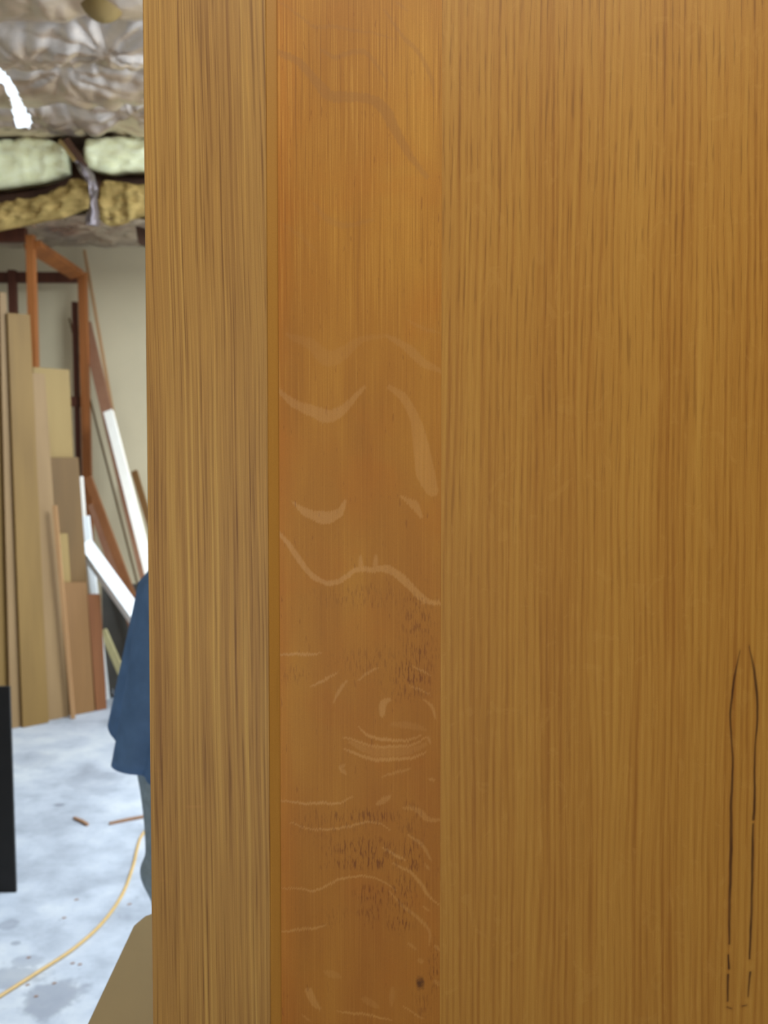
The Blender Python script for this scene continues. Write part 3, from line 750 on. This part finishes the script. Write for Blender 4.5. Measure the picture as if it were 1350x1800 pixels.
DASH = [(Z(900, [(1190, 470)])[0], 28, 45, 0.55), (Z(900, [(1195, 600)])[0], 28, 28, 0.7), (Z(900, [(1165, 690)])[0], 34, 24, 0.85), (Z(900, [(1160, 770)])[0], 34, 14, 0.6), (Z(900, [(1000, 640)])[0], 60, 28, 0.35), (Z(900, [(660, 690)])[0], 30, 14, 0.35), (Z(900, [(960, 360)])[0], 80, 18, 0.4), (Z(900, [(1180, 375)])[0], 20, 10, 0.7),
 (Z(1350, [(960, 212)])[0], 62, 13, 0.75), (Z(1350, [(960, 345)])[0], 58, 16, 0.9), (Z(1350, [(980, 405)])[0], 56, 12, 0.95), (Z(1350, [(1165, 375)])[0], 20, 34, 0.8), (Z(1350, [(1125, 545)])[0], 22, 42, 0.75), (Z(1350, [(1115, 660)])[0], 22, 16, 0.8), (Z(1350, [(1005, 545)])[0], 30, 20, 0.7), (Z(1350, [(1000, 620)])[0], 26, 14, 0.6), (Z(1350, [(1262, 850)])[0], 9, 40, 0.8), (Z(1350, [(1170, 230)])[0], 24, 30, 0.5), (Z(1350, [(820, 245)])[0], 60, 26, 0.35), (Z(1350, [(1215, 1010)])[0], 14, 20, 0.5), (Z(1350, [(830, 640)])[0], 22, 18, 0.3)]
def a_fleck(x, z):
    v = np.zeros_like(x)
    # feathered outlines: nudge the sampling points with small vertical streaks
    jz = 0.0011 * smooth2d(x, z, 1900, 90, 3) + 0.0005 * smooth2d(x, z, 5200, 150, 5)
    for pts, wd, s in FLECKS: v = np.maximum(v, stroke(x, z + jz, pts, wd, s))
    return v
def a_dash(x, z):
    v = np.zeros_like(x)
    for (px, py), rx, ry, s in DASH:
        cx, cz = onpanel(px, py); d = np.hypot((x - cx) / (rx * PXM), (z - cz) / (ry * PXM)) + 0.25 * smooth2d(x, z, 700, 500, 11)
        v = np.maximum(v, s * np.clip(1.5 - d, 0, 1))
    return v
def a_knot(x, z):
    cx, cz = onpanel(240 + 1202 / 2.41, 1350 + 918 / 2.41)
    d = np.hypot((x - cx) / (7 * PXM), (z - cz) / (11 * PXM)) + 0.3 * smooth2d(x, z, 1500, 1500, 4); return 0.85 * np.clip(1.35 - d, 0, 1)
def a_calm(x, z):
    zt, zb = onpanel(630, 250)[1], onpanel(630, 760)[1]; return np.clip((zt - z) / (zt - zb) + 0.12 * smooth2d(x, z, 60, 30, 8), 0, 1)
def a_pink(x, z):
    """redder heartwood towards the lower right of this board, with an irregular outline"""
    x0, z0 = onpanel(600, 900); x1, z1 = onpanel(775, 1300)
    t = ((x - x0) / (x1 - x0) * 0.55 + (z0 - z) / (z0 - z1) * 0.45) + 0.25 * smooth2d(x, z, 45, 35, 21)
    return np.clip(t, 0, 1)
def a_edge(x, z):
    d = (x - xc) / (38 * PXM) + 0.35 * smooth2d(x, z, 60, 22, 31); return np.clip(1.0 - d, 0, 1) ** 1.3
q = 1.45 * PXM
# 1: left stile with its right arris chamfered
st = grid_board('stile', list(np.arange(xa, xb, 2.0 * PXM)) + [xb], levels(4 * PXM), M['oak_stile'],
    attrs={'mark': lambda x, z: np.maximum(np.maximum(stroke(x, z, [(320, 1416), (342, 1417), (364, 1416)], 2.5, 1.0), stroke(x, z, [(272, 1549), (292, 1548)], 2, 0.6)), stroke(x, z, [(262, 1357), (284, 1356)], 2, 0.5))})
dz = 0.0035
V = [(xb, 0.0012, 0), (xc - 0.0001, dz, 0), (xc - 0.0001, PT, 0), (xb, PT, 0)]; V += [(x, y, PH) for x, y, _ in V]
cf = on_oak('chamfer_strip', V, [(0, 1, 5, 4), (1, 2, 6, 5), (2, 3, 7, 6), (3, 0, 4, 7), (3, 2, 1, 0), (4, 5, 6, 7)], M['oak_chamfer']); cf['label'] = 'smooth narrow chamfered edge of the left board'
fb = grid_board('flecked_board', list(np.arange(xc, xd - 0.0003, q)) + [xd], levels(q), M['oak_fleck'], 0.0,
    {'fleck': a_fleck, 'dash': a_dash, 'knot': a_knot, 'calm': a_calm, 'pink': a_pink, 'edge': a_edge})
fb['label'] = 'orange quarter-sawn oak board with pale wavy ray flecks'
for v in fb.data.vertices:
    if v.co.y < PT - 1e-5: v.co.y += 0.0022           # set back behind the stile
W = lambda y0, pts: [(760 + a / 2.288, y0 + b / 2.288) for a, b in pts]
CR = [(W(900, [(1242, 560), (1222, 650), (1208, 750), (1203, 830), (1208, 930), (1212, 1030)]) + W(1350, [(1205, 150), (1206, 300), (1202, 450), (1198, 600), (1198, 712)]), [1.0, 3.5, 3.8, 3.4, 3.2, 3.4, 4.6, 5.4, 5.0, 4.2, 3.0]),
      (W(1350, [(1195, 758), (1197, 812)]), [3, 4]), (W(1350, [(1193, 838), (1191, 942)]), [4.2, 3.4]), (W(1350, [(1190, 968), (1208, 974)]), [2.2, 1.6]),
      (W(900, [(1278, 540), (1294, 620), (1308, 720), (1312, 820), (1305, 920), (1300, 1030)]) + W(1350, [(1300, 150), (1295, 210)]), [1.0, 4.4, 4.6, 3.6, 3.2, 3.4, 4.4, 5.0]),
      (W(1350, [(1294, 230), (1292, 350), (1290, 480), (1285, 640), (1280, 772)]), [3.0, 4.6, 3.8, 4.4, 3.0]), (W(1350, [(1282, 828), (1274, 925)]), [4.0, 2.2]), (W(1350, [(1250, 964), (1268, 960)]), [2.0, 1.6])]
def a_crack(x, z):
    v = np.zeros_like(x); jx = 0.00018 * smooth2d(x, z, 100, 260, 2)
    for pts, wd in CR: v = np.maximum(v, stroke(x + jx, z, pts, wd, 0.92, soft=2.6))
    return v * (0.82 + 0.18 * np.clip(smooth2d(x, z, 10, 120, 14), -1, 1))
def a_halo(x, z):
    v = np.zeros_like(x)
    for pts, wd in CR: v = np.maximum(v, stroke(x, z, pts, [w_ + 3 for w_ in wd], 0.8, soft=10))
    return v
x9 = onpanel(1265, 900)[0]; x10 = onpanel(1362, 900)[0]
xs = [xd] + list(np.linspace(xd + 0.004, x9, 14)) + list(np.arange(x9 + PXM, x10, 1.15 * PXM)) + [x10 + 0.02, xe]
vn = grid_board('veneer_board', xs, levels(2.2 * PXM), M['oak_veneer'], 0.0, {'crack': a_crack, 'halo': a_halo})
vn['label'] = 'wide straight-grained oak board with two dark pitch streaks'
for v in vn.data.vertices:
    if v.co.y < PT - 1e-5: v.co.y += 0.0020
# ------------------------------------------------------------------ the person standing behind the panel
def person():
    """standing side-on with the back to the lumber, leaning forward (+X) over work behind the panel"""
    PY = 2.2; px0 = -0.40; base = Vector((px0, PY, 0))
    root = empty('person', base); prop(root, 'person in a loose blue t-shirt and grey blue jeans, half hidden behind the oak panel', 'person')
    J, E, R = [], [], []
    def add(f, s, z, r, parent=None):
        J.append((f, s, z)); R.append(r)
        if parent is not None: E.append((parent, len(J) - 1))
        return len(J) - 1
    pel = add(0, 0, 0.90, 0.105); ab = add(0.06, 0, 1.07, 0.105, pel); ch = add(0.15, 0, 1.26, 0.12, ab); nk0 = add(0.25, 0, 1.41, 0.07, ch); nk1 = add(0.30, 0, 1.47, 0.052, nk0)
    hd0 = add(0.345, 0, 1.515, 0.066, nk1); hd1 = add(0.37, 0, 1.585, 0.086, hd0); hd2 = add(0.38, 0, 1.665, 0.062, hd1)
    for s in (-1, 1):
        hp = add(0.0, s * 0.09, 0.85, 0.088, pel); kn = add(0.045, s * 0.10, 0.49, 0.050, hp); cf_ = add(0.03, s * 0.10, 0.34, 0.046, kn); an = add(0.0, s * 0.10, 0.10, 0.038, cf_); hl = add(0.0, s * 0.10, 0.05, 0.036, an); add(0.14, s * 0.11, 0.04, 0.030, hl)
        sh = add(0.20, s * 0.17, 1.36, 0.060, ch); el = add(0.24, s * 0.23, 1.08, 0.042, sh); wr = add(0.44, s * 0.18, 0.98, 0.028, el); pm = add(0.51, s * 0.17, 0.965, 0.032, wr)
        for k in range(4):
            off = (k - 1.5) * 0.019; L = (0.034, 0.040, 0.037, 0.028)[k]
            a = add(0.535, s * 0.17 + off, 0.968, 0.0095, pm); b = add(0.535 + L, s * 0.17 + off * 1.1, 0.958, 0.0085, a); add(0.535 + L * 1.55, s * 0.17 + off * 1.1, 0.934, 0.0075, b)
        t1 = add(0.495, s * 0.17 - s * 0.038, 0.965, 0.011, pm); add(0.53, s * 0.17 - s * 0.052, 0.948, 0.009, t1)
    me = bpy.data.meshes.new('body'); me.from_pydata(J, E, []); me.materials.append(M['skin'])
    o = bpy.data.objects.new('body', me); col.objects.link(o); o.parent = root
    md = o.modifiers.new('skin', 'SKIN'); md.use_smooth_shade = True
    for i, sv in enumerate(me.skin_vertices[0].data): sv.radius = (R[i], R[i]); sv.use_root = (i == 0)
    sb = o.modifiers.new('sub', 'SUBSURF'); sb.levels = sb.render_levels = 2
    def loft(name, rings, mat, n=48, seed=0, thick=0.003):
        """rings: (x of the rear edge, x of the front edge, sideways centre, z, half width, waviness, rear drop)"""
        V, Fc = [], []
        for j, (xr, xf, s, z, b, wv, dr) in enumerate(rings):
            c, a = (xr + xf) / 2, (xf - xr) / 2
            for k in range(n):
                t = 2 * math.pi * k / n; r = 1 + wv * (math.sin(5 * t + seed + j * 0.2) + 0.7 * math.sin(9 * t + 1 + j * 0.3)) * (1 if abs(t - math.pi) > 0.25 else 0.3)
                V.append((px0 + c + a * r * math.cos(t), PY + s + b * r * math.sin(t), z - dr * (0.5 - 0.5 * math.cos(t)) + 0.3 * wv * math.sin(3 * t + 1) * 0.4))
        for j in range(len(rings) - 1):
            for k in range(n): Fc.append((j * n + k, j * n + (k + 1) % n, (j + 1) * n + (k + 1) % n, (j + 1) * n + k))
        ob = make(name, V, Fc, mat, root, smooth=True)
        m_ = ob.modifiers.new('solid', 'SOLIDIFY'); m_.thickness = thick; m_.offset = 0
        m_ = ob.modifiers.new('sub', 'SUBSURF'); m_.levels = m_.render_levels = 1
        return ob
    # rear outline of the shirt and of the trousers, read at this person's distance
    def edge(px, py, Y=PY): p = atY(px, py, Y); return p.x - px0, p.z
    xw, zw = edge(250, 1020); xh, zh = edge(196, 1267); zl = edge(205, 1314)[1]
    rings = [(0.19, 0.335, 1.445, 0.085), (0.13, 0.33, 1.42, 0.155), (0.06, 0.315, 1.37, 0.20), (0.00, 0.29, 1.30, 0.20), (-0.055, 0.25, 1.235, 0.19)]
    V, Fc = [], []; n = 120; nlow = 22
    sm = lambda v: max(0.0, min(1.0, v)) ** 2 * (3 - 2 * max(0.0, min(1.0, v)))
    for xr, xf, z, b_ in rings:
        for k in range(n):
            t = 2 * math.pi * k / n; V.append((px0 + (xr + xf) / 2 + (xf - xr) / 2 * math.cos(t), PY + b_ * math.sin(t), z))
    for j in range(nlow + 1):
        g = j / nlow; xr = xw + (xh - xw) * g; xf = 0.20 - 0.05 * g; b_ = 0.185 + 0.015 * g
        for k in range(n):
            t = 2 * math.pi * k / n; u = t - math.pi
            lobe = 0.03 * math.exp(-((u - 0.80) / 0.26) ** 2) - 0.17 * math.exp(-((u - 0.42) / 0.13) ** 2) + 0.06 * math.sin(7 * u) * sm((abs(u) - 1.1) / 0.5) - 0.07 * math.exp(-((u + 0.45) / 0.2) ** 2) + 0.07 * math.exp(-((u - 1.5) / 0.2) ** 2) - 0.12 * math.exp(-((u - 1.15) / 0.12) ** 2) - 0.10 * math.exp(-((u - 1.75) / 0.10) ** 2)
            r = 1 + lobe * g ** 1.2
            zb = zh + (zl - zh) * sm((u - 0.12) / 0.45) + (zl - zh) * 0.8 * sm((-u - 0.5) / 0.6) - 0.012 * sm((u - 0.9) / 0.5)
            V.append((px0 + (xr + xf) / 2 + (xf - xr) / 2 * r * math.cos(t), PY + b_ * r * math.sin(t), zw + (zb - zw) * g))
    for j in range(len(rings) + nlow):
        for k in range(n): Fc.append((j * n + k, j * n + (k + 1) % n, (j + 1) * n + (k + 1) % n, (j + 1) * n + k))
    ob = make('t_shirt', V, Fc, M['shirt'], root, smooth=True); m_ = ob.modifiers.new('solid', 'SOLIDIFY'); m_.thickness = 0.003
    for s in (-1, 1):
        a, b = Vector((px0 + 0.195, PY + s * 0.16, 1.37)), Vector((px0 + 0.235, PY + s * 0.222, 1.16))
        V, Fc = [], []; n = 20; d = (b - a).normalized(); u = d.cross(Vector((1, 0, 0))).normalized(); w_ = d.cross(u)
        for j in range(6):
            f = j / 5; c = a.lerp(b, f); r = 0.080 - 0.008 * f
            for k in range(n): t = 2 * math.pi * k / n; V.append(c + (u * math.cos(t) + w_ * math.sin(t)) * r * (1 + 0.03 * math.sin(4 * t + j)))
        for j in range(5):
            for k in range(n): Fc.append((j * n + k, j * n + (k + 1) % n, (j + 1) * n + (k + 1) % n, (j + 1) * n + k))
        ob = make('sleeve', V, Fc, M['shirt'], root, smooth=True); m_ = ob.modifiers.new('solid', 'SOLIDIFY'); m_.thickness = 0.003
    loft('jeans_seat', [(-0.10, 0.16, 0, 1.00, 0.155, 0, 0), (-0.12, 0.135, 0, 0.92, 0.172, 0, 0), (-0.125, 0.125, 0, 0.85, 0.176, 0.003, 0), (-0.11, 0.11, 0, 0.80, 0.165, 0.006, 0)], M['denim'])
    tr_e = [edge(*p, PY - 0.11) for p in ((228, 1300), (231, 1325), (239, 1353), (248, 1402), (253, 1450), (255, 1490), (255, 1507), (246, 1522), (244, 1535), (249, 1553), (259, 1569), (268, 1590))]
    fr2 = [0.115, 0.118, 0.12, 0.12, 0.12, 0.125, 0.125, 0.125, 0.125, 0.125, 0.12, 0.118]
    for s in (-1, 1):
        d_ = 0.0 if s < 0 else 0.03
        rings = [(-0.105, 0.11, s * 0.085, 0.87, 0.092, 0.0, 0)] + [(e[0] + d_, f + d_, s * 0.095, e[1], 0.086 - 0.0012 * k, 0.005, 0) for k, (e, f) in enumerate(zip(tr_e, fr2))]
        rings += [(-0.055 + d_, 0.105 + d_, s * 0.10, 0.40, 0.070, 0.02, 0), (-0.075, 0.085, s * 0.10, 0.25, 0.068, 0.02, 0), (-0.075, 0.08, s * 0.10, 0.10, 0.070, 0.03, 0), (-0.08, 0.085, s * 0.10, 0.05, 0.072, 0.03, 0)]
        loft('jeans_leg', rings, M['denim'])
        V, Fc = [], []; n = 20
        for (z, sc) in ((0.0, 0.96), (0.012, 1.0), (0.028, 1.0), (0.05, 0.92), (0.075, 0.72), (0.085, 0.45)):
            for k in range(n):
                t = 2 * math.pi * k / n; cx = math.cos(t); lx = (0.155 if cx > 0 else 0.095) * cx * sc
                V.append((px0 + 0.045 + lx - (0.03 if z > 0.06 else 0), PY + s * 0.105 + 0.052 * math.sin(t) * sc, z))
        for j in range(5):
            for k in range(n): Fc.append((j * n + k, j * n + (k + 1) % n, (j + 1) * n + (k + 1) % n, (j + 1) * n + k))
        Fc.append(tuple(range(n - 1, -1, -1))); Fc.append(tuple(range(5 * n, 6 * n)))
        fix_normals(make('shoe', V, Fc, M['shoe'], root, smooth=True))
    def ell(name, c, r, mat, cut=None, n=16):
        V, Fc = [], []
        for i in range(n + 1):
            a = math.pi * i / n
            for k in range(2 * n):
                b = math.pi * k / n; V.append((px0 + c[0] + r[0] * math.sin(a) * math.cos(b), PY + c[1] + r[1] * math.sin(a) * math.sin(b), c[2] + r[2] * math.cos(a)))
        for i in range(n):
            for k in range(2 * n):
                f = (i * 2 * n + k, i * 2 * n + (k + 1) % (2 * n), (i + 1) * 2 * n + (k + 1) % (2 * n), (i + 1) * 2 * n + k)
                if cut:
                    m_ = [sum(V[x][q2] for x in f) / 4 for q2 in range(3)]
                    if cut(m_[0] - px0 - c[0], m_[2] - c[2]): continue
                Fc.append(f)
        return make(name, V, Fc, mat, root, smooth=True)
    ell('hair', (0.355, 0, 1.615), (0.108, 0.096, 0.112), M['hair'], lambda f, z: (f > 0.03 and z < 0.055) or z < -0.07)
    ell('nose', (0.441, 0, 1.574), (0.020, 0.012, 0.020), M['skin'])
    for s in (-1, 1):
        ell('eye', (0.432, s * 0.033, 1.60), (0.013, 0.014, 0.009), M['eye']); ell('ear', (0.365, s * 0.09, 1.58), (0.020, 0.011, 0.032), M['skin']); ell('eyebrow', (0.44, s * 0.033, 1.62), (0.008, 0.018, 0.004), M['hair'])
    ell('mouth', (0.425, 0, 1.532), (0.012, 0.024, 0.007), plain('lips', srgb(176, 106, 96), 0.5, 0.05, 40))
    return root
person()
